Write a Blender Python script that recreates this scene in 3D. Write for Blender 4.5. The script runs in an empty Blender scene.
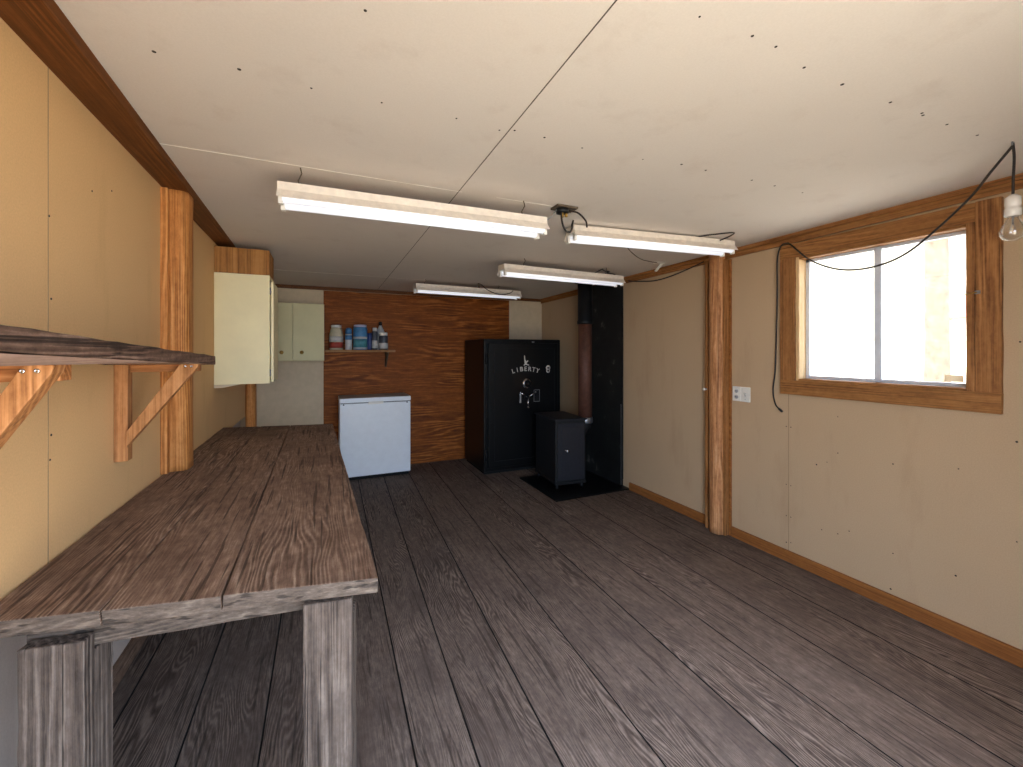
import bpy, bmesh, math, random
from mathutils import Vector, Matrix
random.seed(7)
SC = bpy.context.scene
COL = SC.collection

# ------------------------------------------------------------------ camera
CAM_H = 1.41
cd = bpy.data.cameras.new('camera')
cam = bpy.data.objects.new('camera', cd); COL.objects.link(cam)
cam.location = (0, 0, CAM_H)
cam.rotation_euler = (math.radians(90), 0, math.radians(-24.24))
cd.sensor_width = 36; cd.sensor_fit = 'HORIZONTAL'
cd.lens = 36 * 420 / 1023
cd.shift_y = -32.7 / 1023
cd.clip_start = 0.02
SC.camera = cam

# ------------------------------------------------------------------ world, sun, exposure
SC.view_settings.view_transform = 'Standard'
SC.view_settings.look = 'None'
SC.view_settings.gamma = 1
SC.view_settings.use_curve_mapping = False
SC.view_settings.exposure = 1.6
w = bpy.data.worlds.new('sky'); SC.world = w; w.use_nodes = True
bgn = w.node_tree.nodes['Background']
bgn.inputs['Color'].default_value = (0.60, 0.77, 1.0, 1)
bgn.inputs['Strength'].default_value = 3.6
sd = bpy.data.lights.new('sun', 'SUN'); sd.energy = 6.0; sd.angle = math.radians(0.5); sd.color = (1, .97, .92)
sun = bpy.data.objects.new('sun', sd); COL.objects.link(sun)
sun.rotation_euler = (math.radians(6), math.radians(-27), 0)     # shines from the left of the shed, high
def portal(name, loc, rot, sx, sy):
    l = bpy.data.lights.new(name, 'AREA'); l.shape = 'RECTANGLE'; l.size = sx; l.size_y = sy
    l.cycles.is_portal = True
    o = bpy.data.objects.new(name, l); COL.objects.link(o); o.location = loc; o.rotation_euler = rot
SC.cycles.max_bounces = 10
SC.cycles.diffuse_bounces = 6

# room numbers (metres)
XL, XR, YF, YB = -.667, 2.85, -.30, 5.28
DX0, DX1, DZ = -.50, 1.30, 2.02            # doorway behind the camera
def ceil_z(y): return 2.1965 - .0115 * (y - .75)
portal('door_portal', ((DX0 + DX1) / 2, YF - .05, DZ / 2), (math.radians(90), 0, 0), DX1 - DX0, DZ)
portal('window_portal', (2.96, 1.34, 1.62), (0, math.radians(90), 0), .78, .78)

# ------------------------------------------------------------------ helpers
def lin(r, g, b):
    f = lambda c: (c / 255 / 12.92) if c / 255 <= .04045 else ((c / 255 + .055) / 1.055) ** 2.4
    return (f(r), f(g), f(b), 1)

class Mat:
    def __init__(s, name):
        s.m = bpy.data.materials.new(name); s.m.use_nodes = True
        s.t = s.m.node_tree; s.n = s.t.nodes; s.b = s.n['Principled BSDF']; s.l = s.t.links
    def node(s, typ, **k):
        n = s.n.new(typ)
        for a, v in k.items():
            if a.startswith('i_'):
                key = a[2:]; key = int(key) if key.isdigit() else key.replace('_', ' ')
                n.inputs[key].default_value = v
            else: setattr(n, a, v)
        return n
    def link(s, a, b): s.l.new(a, b)
    def coords(s, scale=(1, 1, 1), rnd=True, rot=(0, 0, 0)):
        tc = s.node('ShaderNodeTexCoord'); out = tc.outputs['Object']
        if rnd:
            oi = s.node('ShaderNodeObjectInfo')
            ml = s.node('ShaderNodeMath', operation='MULTIPLY'); ml.inputs[1].default_value = 37.0
            s.link(oi.outputs['Random'], ml.inputs[0])
            ad = s.node('ShaderNodeVectorMath', operation='ADD')
            s.link(out, ad.inputs[0]); s.link(ml.outputs[0], ad.inputs[1]); out = ad.outputs[0]
        mp = s.node('ShaderNodeMapping'); mp.inputs['Scale'].default_value = scale; mp.inputs['Rotation'].default_value = rot
        s.link(out, mp.inputs['Vector']); return mp.outputs[0]
    def noise(s, vec, scale, detail=4, rough=.55, dist=0):
        n = s.node('ShaderNodeTexNoise'); n.inputs['Scale'].default_value = scale; n.inputs['Detail'].default_value = detail
        n.inputs['Roughness'].default_value = rough; n.inputs['Distortion'].default_value = dist
        s.link(vec, n.inputs['Vector']); return n.outputs['Fac']
    def ramp(s, fac, stops):
        r = s.node('ShaderNodeValToRGB'); e = r.color_ramp.elements
        while len(e) < len(stops): e.new(.5)
        for k, (p, c) in enumerate(stops):
            e[k].position = p; e[k].color = c if len(c) == 4 else (*c, 1)
        s.link(fac, r.inputs[0]); return r.outputs[0]
    def mix(s, fac, a, b, mode='MIX'):
        m = s.node('ShaderNodeMix', data_type='RGBA', blend_type=mode)
        for i, v in ((0, fac), (6, a), (7, b)):
            if hasattr(v, 'links') or hasattr(v, 'is_linked'): s.link(v, m.inputs[i])
            else: m.inputs[i].default_value = v
        return m.outputs[2]
    def bump(s, h, strength=.3, dist=.004):
        b = s.node('ShaderNodeBump'); b.inputs['Strength'].default_value = strength; b.inputs['Distance'].default_value = dist
        s.link(h, b.inputs['Height']); s.link(b.outputs[0], s.b.inputs['Normal'])
    def base(s, c):
        if hasattr(c, 'links') or hasattr(c, 'is_linked'): s.link(c, s.b.inputs['Base Color'])
        else: s.b.inputs['Base Color'].default_value = c
    def set(s, **k):
        for a, v in k.items(): s.b.inputs[a.replace('_', ' ')].default_value = v
        return s.m

def wood(name, dark, mid, light, axis='Y', freq=60, fine=260, rough=.75, bump=.35, wav=.02, stretch=.06, knots=0, stain=None, contrast=(.30, .5, .72), ringw=.16, blotch=.22, cracks=.35):
    """sawn wood along an axis: patches of growth rings, fibres, mottling, fine dark cracks, knots, stains"""
    M = Mat(name); i = 'XYZ'.index(axis)
    def mth(op, a, b=None, c=None):
        n = M.node('ShaderNodeMath', operation=op)
        for k, v in enumerate((a, b, c)):
            if v is None: continue
            if hasattr(v, 'is_linked'): M.link(v, n.inputs[k])
            else: n.inputs[k].default_value = v
        return n.outputs[0]
    def co(st):
        sc = [1, 1, 1]; sc[i] = st; return M.coords(tuple(sc))
    v = co(stretch); vf = co(stretch * .35); v1 = co(1)
    n1 = M.noise(v, 5, 3, .5)
    sep = M.node('ShaderNodeSeparateXYZ'); M.link(v, sep.inputs[0])
    o = [k for k in range(3) if k != i]
    ph = mth('MULTIPLY', mth('MULTIPLY_ADD', n1, wav * 12, mth('ADD', sep.outputs[o[0]], sep.outputs[o[1]])), freq * 2)
    sn = mth('SINE', ph)
    rings = mth('POWER', mth('MULTIPLY_ADD', sn, .5, .5), 1.6)
    mask = M.ramp(M.noise(co(.4), 3.1, 3, .5), [(.42, (.12, .12, .12)), (.62, (1, 1, 1))])
    rings = mth('MULTIPLY_ADD', mth('SUBTRACT', rings, .45), mask, .45)
    fb = M.noise(vf, fine, 4, .65)
    md = M.noise(v, 26, 6, .7)
    bl = M.noise(co(.5), 46, 6, .72)
    f0 = max(.2, 1 - ringw - blotch - .24)
    h = mth('MULTIPLY_ADD', rings, ringw, mth('MULTIPLY_ADD', bl, blotch, mth('MULTIPLY_ADD', md, .24, mth('MULTIPLY', fb, f0))))
    col = M.ramp(h, [(contrast[0], dark), (contrast[1], mid), (contrast[2], light)])
    if cracks:
        ck = M.ramp(M.noise(co(stretch * .22), 75, 2, .5), [(.0, (1, 1, 1)), (.35, (1, 1, 1)), (.41, (0, 0, 0))])
        ckm = mth('MULTIPLY', ck, cracks)
        col = M.mix(ckm, col, tuple(x * .35 for x in dark[:3]) + (1,))
        h = mth('SUBTRACT', h, mth('MULTIPLY', ckm, .5))
    if knots:
        vo = M.node('ShaderNodeTexVoronoi', feature='F1'); vo.inputs['Scale'].default_value = knots; M.link(co(.5), vo.inputs['Vector'])
        kf = M.ramp(vo.outputs['Distance'], [(.05, (.9, .9, .9)), (.10, (0, 0, 0))])
        col = M.mix(kf, col, tuple(x * .4 for x in dark[:3]) + (1,))
    if stain:
        sf = M.ramp(M.noise(v1, 3.2, 6, .65), [(.50, (0, 0, 0)), (.70, (.7, .7, .7))])
        col = M.mix(sf, col, stain)
    M.base(col); M.set(Roughness=rough); M.b.inputs['Specular IOR Level'].default_value = .22
    M.bump(h, bump, .004)
    return M.m

def plain(name, c, rough=.5, metal=0, var=.12, scale=14, bump=0, spec=.5):
    M = Mat(name)
    n = M.noise(M.coords((1, 1, 1)), scale, 5, .6)
    col = M.ramp(n, [(.3, tuple(x * (1 - var) for x in c[:3])), (.7, tuple(min(1, x * (1 + var)) for x in c[:3]))])
    M.base(col); M.set(Roughness=rough, Metallic=metal)
    M.b.inputs['Specular IOR Level'].default_value = spec
    if bump: M.bump(M.noise(M.coords((1, 1, 1)), scale * 12, 3), bump, .001)
    return M.m

def wallboard(name, c, c2, stain, fibre=.5):
    M = Mat(name)
    v = M.coords((1, 1, 1), rnd=False)
    n = M.noise(v, 1.6, 4, .55); sp = M.noise(v, 190, 2, .7); st = M.noise(M.coords((1, 1, .25), rnd=False), 5, 5, .65)
    col = M.mix(n, c, c2)
    sf = M.ramp(st, [(.55, (0, 0, 0)), (.8, (.55, .55, .55))])
    col = M.mix(sf, col, stain)
    spc = M.ramp(sp, [(.3, (.86, .85, .83)), (.7, (1.08, 1.08, 1.09))])
    col = M.mix(fibre, col, spc, 'MULTIPLY')
    M.base(col); M.set(Roughness=.92); M.bump(sp, .12, .001)
    M.b.inputs['Specular IOR Level'].default_value = .2
    return M.m

class MB:
    """collects shapes into one mesh"""
    def __init__(s): s.bm = bmesh.new(); s.mi = 0
    def _f(s, vs):
        f = s.bm.faces.new(vs); f.material_index = s.mi; return f
    def hexa(s, p):
        v = [s.bm.verts.new(q) for q in p]       # 0-3 bottom ccw, 4-7 top ccw
        for q in ((3, 2, 1, 0), (4, 5, 6, 7), (0, 1, 5, 4), (1, 2, 6, 5), (2, 3, 7, 6), (3, 0, 4, 7)): s._f([v[k] for k in q])
        return s
    def box(s, x0, x1, y0, y1, z0, z1):
        return s.hexa([(x0, y0, z0), (x1, y0, z0), (x1, y1, z0), (x0, y1, z0), (x0, y0, z1), (x1, y0, z1), (x1, y1, z1), (x0, y1, z1)])
    def beam(s, a, b, side, up):
        """bar from a to b; side and up are half-size vectors"""
        a, b, u, w_ = Vector(a), Vector(b), Vector(side), Vector(up)
        return s.hexa([a - u - w_, a + u - w_, b + u - w_, b - u - w_, a - u + w_, a + u + w_, b + u + w_, b - u + w_])
    def plank(s, ring, n=10, jit=.002, ends=None):
        """board as a sweep of quads: ring(t) -> 4 points (cw or ccw), with rough edges"""
        rows = []
        for k in range(n + 1):
            pts = ring(k / n)
            rows.append([s.bm.verts.new(Vector(p) + Vector([random.uniform(-jit, jit) for _ in range(3)])) for p in pts])
        for a, b in zip(rows, rows[1:]):
            for k in range(4):
                s._f((a[k], a[(k + 1) % 4], b[(k + 1) % 4], b[k]))
        s._f(rows[0][::-1]); s._f(rows[-1]); return s
    def lathe(s, prof, c=(0, 0, 0), n=24, axis=None, cap=True):
        """prof [(r, h)], around axis through c (default z)"""
        ax = Vector(axis or (0, 0, 1)).normalized()
        t = Vector((1, 0, 0)) if abs(ax.x) < .9 else Vector((0, 1, 0))
        u = (t - ax * t.dot(ax)).normalized(); w_ = ax.cross(u); c = Vector(c)
        rows = []
        for r, h in prof:
            rows.append([s.bm.verts.new(c + ax * h + (u * math.cos(2 * math.pi * k / n) + w_ * math.sin(2 * math.pi * k / n)) * max(r, 1e-5)) for k in range(n)])
        for a, b in zip(rows, rows[1:]):
            for k in range(n):
                f = s._f((a[k], a[(k + 1) % n], b[(k + 1) % n], b[k])); f.smooth = True
        if cap: s._f(rows[0][::-1]); s._f(rows[-1])
        return s
    def cyl(s, a, b, r, n=16, r1=None):
        a, b = Vector(a), Vector(b)
        return s.lathe([(r, 0), (r1 if r1 is not None else r, (b - a).length)], a, n, b - a)
    def tube(s, pts, r, n=8):
        P = [Vector(p) for p in pts]; rows = []; prev = None
        for k, p in enumerate(P):
            d = (P[min(k + 1, len(P) - 1)] - P[max(k - 1, 0)]).normalized()
            if prev is None:
                t = Vector((0, 0, 1)) if abs(d.z) < .9 else Vector((1, 0, 0))
                u = (t - d * t.dot(d)).normalized()
            else: u = (prev - d * prev.dot(d)).normalized()
            prev = u; w_ = d.cross(u)
            rows.append([s.bm.verts.new(p + (u * math.cos(2 * math.pi * j / n) + w_ * math.sin(2 * math.pi * j / n)) * r) for j in range(n)])
        for a, b in zip(rows, rows[1:]):
            for j in range(n):
                f = s._f((a[j], a[(j + 1) % n], b[(j + 1) % n], b[j])); f.smooth = True
        s._f(rows[0][::-1]); s._f(rows[-1]); return s
    def sphere(s, c, r, n=14, sz=(1, 1, 1)):
        m = n // 2
        prof = [(r * math.sin(math.pi * k / m), -r * math.cos(math.pi * k / m)) for k in range(m + 1)]
        return s.lathe(prof, c, n, cap=False)
    def prism(s, pts, a):
        """polygon pts swept by the vector a"""
        a = Vector(a); v0 = [s.bm.verts.new(p) for p in pts]; v1 = [s.bm.verts.new(Vector(p) + a) for p in pts]
        n = len(pts)
        for k in range(n): s._f((v0[k], v0[(k + 1) % n], v1[(k + 1) % n], v1[k]))
        s._f(v0[::-1]); s._f(v1); return s
    def build(s, name, mats, parent=None, bevel=0, loc=None, seg=2):
        bm = s.bm
        bmesh.ops.recalc_face_normals(bm, faces=bm.faces[:])
        if bevel:
            ed = [e for e in bm.edges if e.is_manifold and e.calc_face_angle(0) > .6]
            bmesh.ops.bevel(bm, geom=ed, offset=bevel, segments=seg, profile=.6, affect='EDGES', clamp_overlap=True)
        if parent is not None: off = parent_origin(parent)
        elif loc is not None: off = Vector(loc)
        else:
            xs = [v.co for v in bm.verts]
            off = Vector(((min(v.x for v in xs) + max(v.x for v in xs)) / 2, (min(v.y for v in xs) + max(v.y for v in xs)) / 2, min(v.z for v in xs)))
        bmesh.ops.translate(bm, verts=bm.verts[:], vec=-off)
        me = bpy.data.meshes.new(name); bm.to_mesh(me); bm.free()
        for m in (mats if isinstance(mats, (list, tuple)) else [mats]): me.materials.append(m)
        o = bpy.data.objects.new(name, me); COL.objects.link(o)
        if parent is not None: o.parent = parent; o['_o'] = list(off)
        else: o.location = off; o['_o'] = list(off)
        return o

def parent_origin(p): return Vector(p['_o'])
def thing(name, label, cat, loc=(0, 0, 0), group=None, rotz=0):
    o = bpy.data.objects.new(name, None); COL.objects.link(o); o.empty_display_size = .05
    o.location = loc; o['_o'] = list(loc); o.rotation_euler.z = rotz
    return tag(o, label, cat, group)
def tag(o, label, cat, group=None):
    o['label'] = label; o['category'] = cat
    if group: o['group'] = group
    return o
def structure(o, label=None):
    o['kind'] = 'structure'
    if label: o['label'] = label
    return o
def copy_tree(o, parent=None):
    c = o.copy(); COL.objects.link(c)
    if parent is not None: c.parent = parent
    for ch in list(o.children): copy_tree(ch, c)
    return c

# ------------------------------------------------------------------ materials
M_left = wallboard('tan_fibreboard', lin(226, 184, 132), lin(217, 175, 123), lin(200, 158, 108))
M_lower = wallboard('grey_lower_board', lin(206, 192, 182), lin(194, 181, 171), lin(170, 156, 146))
M_right = wallboard('tan_wallboard', lin(197, 170, 138), lin(188, 161, 129), lin(171, 143, 112))
M_ceil = wallboard('ceiling_board', lin(222, 214, 208), lin(214, 205, 198), lin(200, 188, 180), .25)
M_hole = plain('dark_nail_hole', lin(48, 40, 34), .9)
M_crack = plain('pale_joint', lin(240, 234, 226), .8)
M_joint = plain('dark_joint', lin(84, 74, 64), .9)
M_jointt = plain('tan_joint', lin(150, 124, 90), .9)
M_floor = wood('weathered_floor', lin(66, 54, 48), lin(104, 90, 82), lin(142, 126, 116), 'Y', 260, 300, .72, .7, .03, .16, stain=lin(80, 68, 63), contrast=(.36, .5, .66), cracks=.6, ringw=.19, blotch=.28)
M_under = plain('underfloor_dark', lin(14, 12, 12), 1)
M_bench = wood('weathered_bench', lin(80, 61, 49), lin(127, 102, 86), lin(172, 149, 130), 'Y', 230, 260, .78, .8, .03, .14, stain=lin(90, 68, 54), contrast=(.36, .5, .66), cracks=.7, ringw=.15, blotch=.3)
M_bench_end = wood('grey_bench_edge', lin(58, 49, 43), lin(96, 83, 74), lin(136, 121, 108), 'X', 160, 200, .8, .7, .03, .10, contrast=(.36, .5, .66), cracks=.7, blotch=.3)
M_bench_leg = wood('grey_bench_leg', lin(52, 43, 38), lin(94, 81, 73), lin(134, 120, 110), 'Z', 150, 220, .8, .8, .02, .05, stain=lin(56, 46, 42), contrast=(.35, .5, .66), cracks=.8, blotch=.24)
M_stud = wood('orange_stud', lin(134, 76, 32), lin(200, 132, 70), lin(228, 168, 102), 'Z', 150, 190, .65, .3, .03, .05, knots=2.3, contrast=(.35, .5, .66), blotch=.26)
M_log = wood('peeled_log', lin(122, 76, 44), lin(192, 134, 88), lin(224, 176, 130), 'Z', 102, 140, .6, .4, .05, .07, knots=2.6, contrast=(.35, .5, .66), blotch=.26)
M_trimz = wood('brown_trim_vertical', lin(104, 64, 34), lin(156, 106, 62), lin(186, 132, 82), 'Z', 150, 200, .6, .25, .03, .05, knots=2.0, contrast=(.35, .5, .66), blotch=.26)
M_trimy = wood('brown_trim_horizontal', lin(104, 64, 32), lin(156, 106, 60), lin(186, 132, 80), 'Y', 150, 200, .6, .25, .03, .05, knots=2.0, contrast=(.35, .5, .66), blotch=.26)
M_beam = wood('dark_stained_board', lin(74, 40, 16), lin(106, 62, 28), lin(144, 92, 48), 'Y', 150, 180, .55, .3, .03, .06)
M_jamb = wood('pale_jamb', lin(190, 150, 100), lin(222, 188, 140), lin(236, 208, 166), 'Z', 50, 200, .6, .2)
M_base = wood('brown_baseboard', lin(112, 66, 30), lin(150, 94, 48), lin(178, 120, 70), 'Y', 50, 200, .6, .2)
M_brk = wood('orange_bracket', lin(124, 76, 38), lin(180, 122, 74), lin(204, 148, 98), 'Z', 150, 200, .65, .25, contrast=(.35, .5, .66), blotch=.26)
M_brx = wood('orange_bracket_arm', lin(118, 70, 32), lin(170, 108, 60), lin(198, 138, 86), 'X', 150, 200, .65, .25, contrast=(.35, .5, .66), blotch=.26)
M_shelf = wood('dark_weathered_shelf', lin(52, 36, 28), lin(100, 76, 62), lin(150, 122, 106), 'Y', 150, 140, .85, .9, .03, .05, contrast=(.37, .5, .64), cracks=.8, blotch=.3)
M_shelfu = wood('grey_shelf_board', lin(120, 92, 76), lin(160, 128, 108), lin(186, 156, 136), 'Y', 50, 200, .8, .4)
M_ply = wood('rotary_plywood', lin(84, 38, 4), lin(134, 70, 16), lin(186, 114, 46), 'X', 55, 120, .6, .15, .05, .12, contrast=(.33, .5, .68), cracks=.2, ringw=.2)
M_plyz = wood('orange_plywood', lin(132, 84, 38), lin(176, 122, 66), lin(196, 144, 86), 'Z', 30, 160, .6, .25)
M_cream = plain('cream_paint', lin(240, 226, 180), .55, var=.05, scale=5)
M_cream2 = plain('greenish_cream_paint', lin(214, 203, 156), .55, var=.05, scale=5)
M_creamw = plain('pale_board', lin(208, 188, 158), .8, var=.06)
M_white = plain('white_enamel', lin(228, 232, 238), .35, var=.03)
M_white2 = plain('white_plastic', lin(232, 228, 220), .4, var=.04)
M_grey = plain('grey_lid_top', lin(170, 170, 168), .45)
M_fix = plain('dirty_white_fixture', lin(232, 220, 206), .45, var=.10, scale=30)
M_black = plain('black_safe_paint', lin(9, 9, 10), .4, var=.15, scale=40, spec=.28)
M_black2 = plain('black_iron', lin(20, 20, 22), .5, var=.2, scale=30, spec=.3)
M_stoved = plain('charcoal_stove_front', lin(33, 33, 39), .5, var=.12, scale=30, spec=.3)
M_void = plain('dark_gap', lin(10, 10, 11), .9)
M_chrome = plain('chrome', lin(200, 200, 204), .2, 1, var=.05)
M_silver = plain('silver_lettering', lin(206, 204, 198), .4, 0, var=.05)
M_steel = plain('galvanised_steel', lin(150, 152, 156), .42, .85, var=.15, scale=40)
M_alu = plain('window_aluminium', lin(214, 220, 230), .5, 0, var=.08)
M_pipe = plain('rusty_pipe', lin(96, 62, 50), .6, .25, var=.25, scale=20)
M_cord = plain('dark_cord', lin(34, 28, 26), .6)
M_porc = plain('white_porcelain', lin(230, 224, 216), .25, var=.03)
M_brass = plain('brass', lin(176, 138, 70), .35, .9)
M_rust = plain('rusty_bracket', lin(96, 84, 70), .6, .3, var=.25)
M_red = plain('deep_red_label', lin(150, 56, 44), .5)
M_bluel = plain('blue_label', lin(70, 124, 170), .45, var=.2, scale=24)
M_blued = plain('dark_blue_can', lin(36, 56, 116), .45, var=.2)
M_teal = plain('teal_label', lin(78, 138, 148), .45, var=.25, scale=30)
M_beige = plain('beige_jug', lin(196, 184, 156), .5, var=.08)
M_dgrey = plain('dark_grey_bottle', lin(74, 72, 78), .4, var=.2)
M_lgrey = plain('pale_grey_label', lin(190, 188, 186), .5, var=.12, scale=30)
M_ground = plain('sunlit_dry_ground', lin(200, 184, 158), .95, var=.15, scale=3)
M_siding = wood('shed_siding', lin(120, 92, 66), lin(156, 126, 94), lin(180, 150, 118), 'Z', 30, 120)
M_bark = plain('pine_bark', lin(116, 88, 68), .95, var=.35, scale=9, bump=.6)
M_roofo = plain('red_roof', lin(190, 120, 100), .8)
M_leaf = plain('green_needles', lin(120, 150, 100), .8, var=.3)
M_fence = wood('pale_fence', lin(190, 170, 140), lin(220, 204, 176), lin(236, 224, 200), 'Z', 30, 120)

def emis(name, c, e, strength):
    M = Mat(name); M.base(c); M.set(Roughness=.25)
    M.b.inputs['Emission Color'].default_value = e; M.b.inputs['Emission Strength'].default_value = strength
    return M.m
M_tube = emis('fluorescent_tube', lin(246, 247, 250), lin(240, 244, 255), .20)

def thin_glass(name, refl=.08, tint=(1, 1, 1, 1), dirt=0.0):
    m = bpy.data.materials.new(name); m.use_nodes = True; t = m.node_tree; t.nodes.clear()
    out = t.nodes.new('ShaderNodeOutputMaterial'); tr = t.nodes.new('ShaderNodeBsdfTransparent'); tr.inputs[0].default_value = tint
    gl = t.nodes.new('ShaderNodeBsdfGlossy'); gl.inputs['Roughness'].default_value = .03
    lw = t.nodes.new('ShaderNodeLayerWeight'); lw.inputs[0].default_value = .25
    ml = t.nodes.new('ShaderNodeMath'); ml.operation = 'MULTIPLY_ADD'; ml.inputs[1].default_value = .5; ml.inputs[2].default_value = refl * .5
    t.links.new(lw.outputs['Fresnel'], ml.inputs[0])
    mx = t.nodes.new('ShaderNodeMixShader'); t.links.new(ml.outputs[0], mx.inputs[0]); t.links.new(tr.outputs[0], mx.inputs[1]); t.links.new(gl.outputs[0], mx.inputs[2])
    last = mx
    if dirt:
        df = t.nodes.new('ShaderNodeBsdfTranslucent'); df.inputs[0].default_value = (.9, .88, .84, 1)
        m2 = t.nodes.new('ShaderNodeMixShader'); m2.inputs[0].default_value = dirt
        t.links.new(mx.outputs[0], m2.inputs[1]); t.links.new(df.outputs[0], m2.inputs[2]); last = m2
    t.links.new(last.outputs[0], out.inputs[0]); return m
M_pane = thin_glass('dusty_window_glass', .06, (1, 1, 1, 1), .025)
M_stk = bpy.data.materials.new('faded_sticker'); M_stk.use_nodes = True
_t = M_stk.node_tree; _tr = _t.nodes.new('ShaderNodeBsdfTranslucent'); _tr.inputs[0].default_value = lin(240, 228, 206)
_mx = _t.nodes.new('ShaderNodeMixShader'); _mx.inputs[0].default_value = .35; _t.nodes['Principled BSDF'].inputs['Base Color'].default_value = lin(226, 214, 192)
_t.links.new(_t.nodes['Principled BSDF'].outputs[0], _mx.inputs[1]); _t.links.new(_tr.outputs[0], _mx.inputs[2]); _t.links.new(_mx.outputs[0], _t.nodes['Material Output'].inputs[0])
M_bulb = thin_glass('clear_bulb_glass', .25, (.97, .97, .96, 1))

# ================================================================== THE ROOM
# floor: wide planks running into the room, small dark gaps
edges = [(-1.0, -1.0), (-.715, -.712), (-.456, -.458), (-.20, -.20), (.045, .06), (.285, .36), (.475, .635), (.735, .92), (1.06, 1.22), (1.475, 1.60), (1.80, 1.88), (2.15, 2.24), (2.50, 2.58), (2.98, 2.98)]
mb = MB()
for (a0, a1), (b0, b1) in zip(edges, edges[1:]):
    g = .0034; z0 = random.uniform(-.0015, 0)
    f = lambda x0, x1, y: x0 + (x1 - x0) * (y - 1) / 4
    mb.hexa([(f(a0, a1, YF) + g, YF - .02, -.04), (f(b0, b1, YF) - g, YF - .02, -.04), (f(b0, b1, YB) - g, YB + .1, -.04), (f(a0, a1, YB) + g, YB + .1, -.04),
             (f(a0, a1, YF) + g, YF - .02, z0), (f(b0, b1, YF) - g, YF - .02, z0), (f(b0, b1, YB) - g, YB + .1, z0), (f(a0, a1, YB) + g, YB + .1, z0)])
mb.mi = 1; mb.box(-1.0, 2.98, YF - .02, YB + .1, -.10, -.035)
# per-plank grain offset is carried by a face attribute
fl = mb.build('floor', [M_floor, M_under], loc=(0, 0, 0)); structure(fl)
for p in fl.data.polygons:
    if abs(p.normal.x) > .5: p.material_index = 1

def add_plank_variation(obj, mat, faces_per=6, amt=.22):
    me = obj.data; at = me.attributes.new('plank', 'FLOAT', 'FACE')
    vals = {}
    for i, p in enumerate(me.polygons):
        k = i // faces_per
        vals.setdefault(k, random.random()); at.data[i].value = vals[k]
    t = mat.node_tree
    an = t.nodes.new('ShaderNodeAttribute'); an.attribute_name = 'plank'
    # shift the grain and change the tone plank by plank
    for n in list(t.nodes):
        if n.type == 'MAPPING':
            src = n.inputs['Vector'].links[0].from_socket
            ad = t.nodes.new('ShaderNodeVectorMath'); ad.operation = 'MULTIPLY_ADD'
            t.links.new(an.outputs['Fac'], ad.inputs[0]); ad.inputs[1].default_value = (13, 29, 7); t.links.new(src, ad.inputs[2])
            t.links.new(ad.outputs[0], n.inputs['Vector'])
    b = t.nodes['Principled BSDF']; src = b.inputs['Base Color'].links[0].from_socket
    hs = t.nodes.new('ShaderNodeHueSaturation')
    mm = t.nodes.new('ShaderNodeMath'); mm.operation = 'MULTIPLY_ADD'; t.links.new(an.outputs['Fac'], mm.inputs[0]); mm.inputs[1].default_value = amt; mm.inputs[2].default_value = 1 - amt / 2
    t.links.new(mm.outputs[0], hs.inputs['Value']); t.links.new(src, hs.inputs['Color']); t.links.new(hs.outputs[0], b.inputs['Base Color'])
add_plank_variation(fl, M_floor, amt=.16)
def pale_patch(mat, centre, radius, amount):
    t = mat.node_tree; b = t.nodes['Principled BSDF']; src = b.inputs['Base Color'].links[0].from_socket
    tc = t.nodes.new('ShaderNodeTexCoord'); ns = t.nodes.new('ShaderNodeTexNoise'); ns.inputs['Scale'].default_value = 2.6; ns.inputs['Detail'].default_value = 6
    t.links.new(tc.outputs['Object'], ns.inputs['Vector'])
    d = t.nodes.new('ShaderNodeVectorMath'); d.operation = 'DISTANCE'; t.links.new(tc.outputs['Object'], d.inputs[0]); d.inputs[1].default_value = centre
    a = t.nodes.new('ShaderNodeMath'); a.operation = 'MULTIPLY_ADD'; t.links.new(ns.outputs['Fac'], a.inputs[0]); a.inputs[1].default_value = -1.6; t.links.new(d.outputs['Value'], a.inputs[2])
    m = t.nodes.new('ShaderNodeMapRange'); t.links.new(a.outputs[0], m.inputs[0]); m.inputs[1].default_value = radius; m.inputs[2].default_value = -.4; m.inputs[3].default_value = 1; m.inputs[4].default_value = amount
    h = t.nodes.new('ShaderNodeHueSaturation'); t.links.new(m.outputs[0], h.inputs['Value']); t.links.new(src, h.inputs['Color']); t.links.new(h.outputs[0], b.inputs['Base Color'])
pale_patch(M_floor, (1.6, .55, 0), 1.6, 1.7)  # floor colour made paler around one centre near the front, noisy edge

def dots(mb, pts, place, r=(.003, .0055), nrm=(0, 0, -1)):
    for p in pts:
        q = place(p); R = random.uniform(*r)
        mb.lathe([(R, 0), (R * .9, .0009)], q, 8, nrm)

# ceiling: sagging board with joints and nail dimples
CD = [(-.4, 1.38), (-.21, 1.37), (-.03, 1.38), (.17, 1.37), (.41, 1.36), (.57, 1.37), (.62, 1.35), (.74, 1.35), (.91, 1.36), (.81, .72), (.98, .71), (1.07, .71), (1.22, .73), (1.4, .73), (1.64, .72), (1.81, .71), (1.98, .71), (2.18, .7), (1.19, 1.34), (1.37, 1.31), (1.51, 1.31), (1.79, 1.3), (1.95, 1.3), (2.16, 1.3), (.09, 1.02), (.09, .7), (1.83, .715)]
mb = MB()
ys = [YF - .1, YB + .1]
mb.hexa([(-1, ys[0], ceil_z(ys[0])), (3, ys[0], ceil_z(ys[0])), (3, ys[1], ceil_z(ys[1])), (-1, ys[1], ceil_z(ys[1])),
         (-1, ys[0], 2.4), (3, ys[0], 2.4), (3, ys[1], 2.4), (-1, ys[1], 2.4)])
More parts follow.
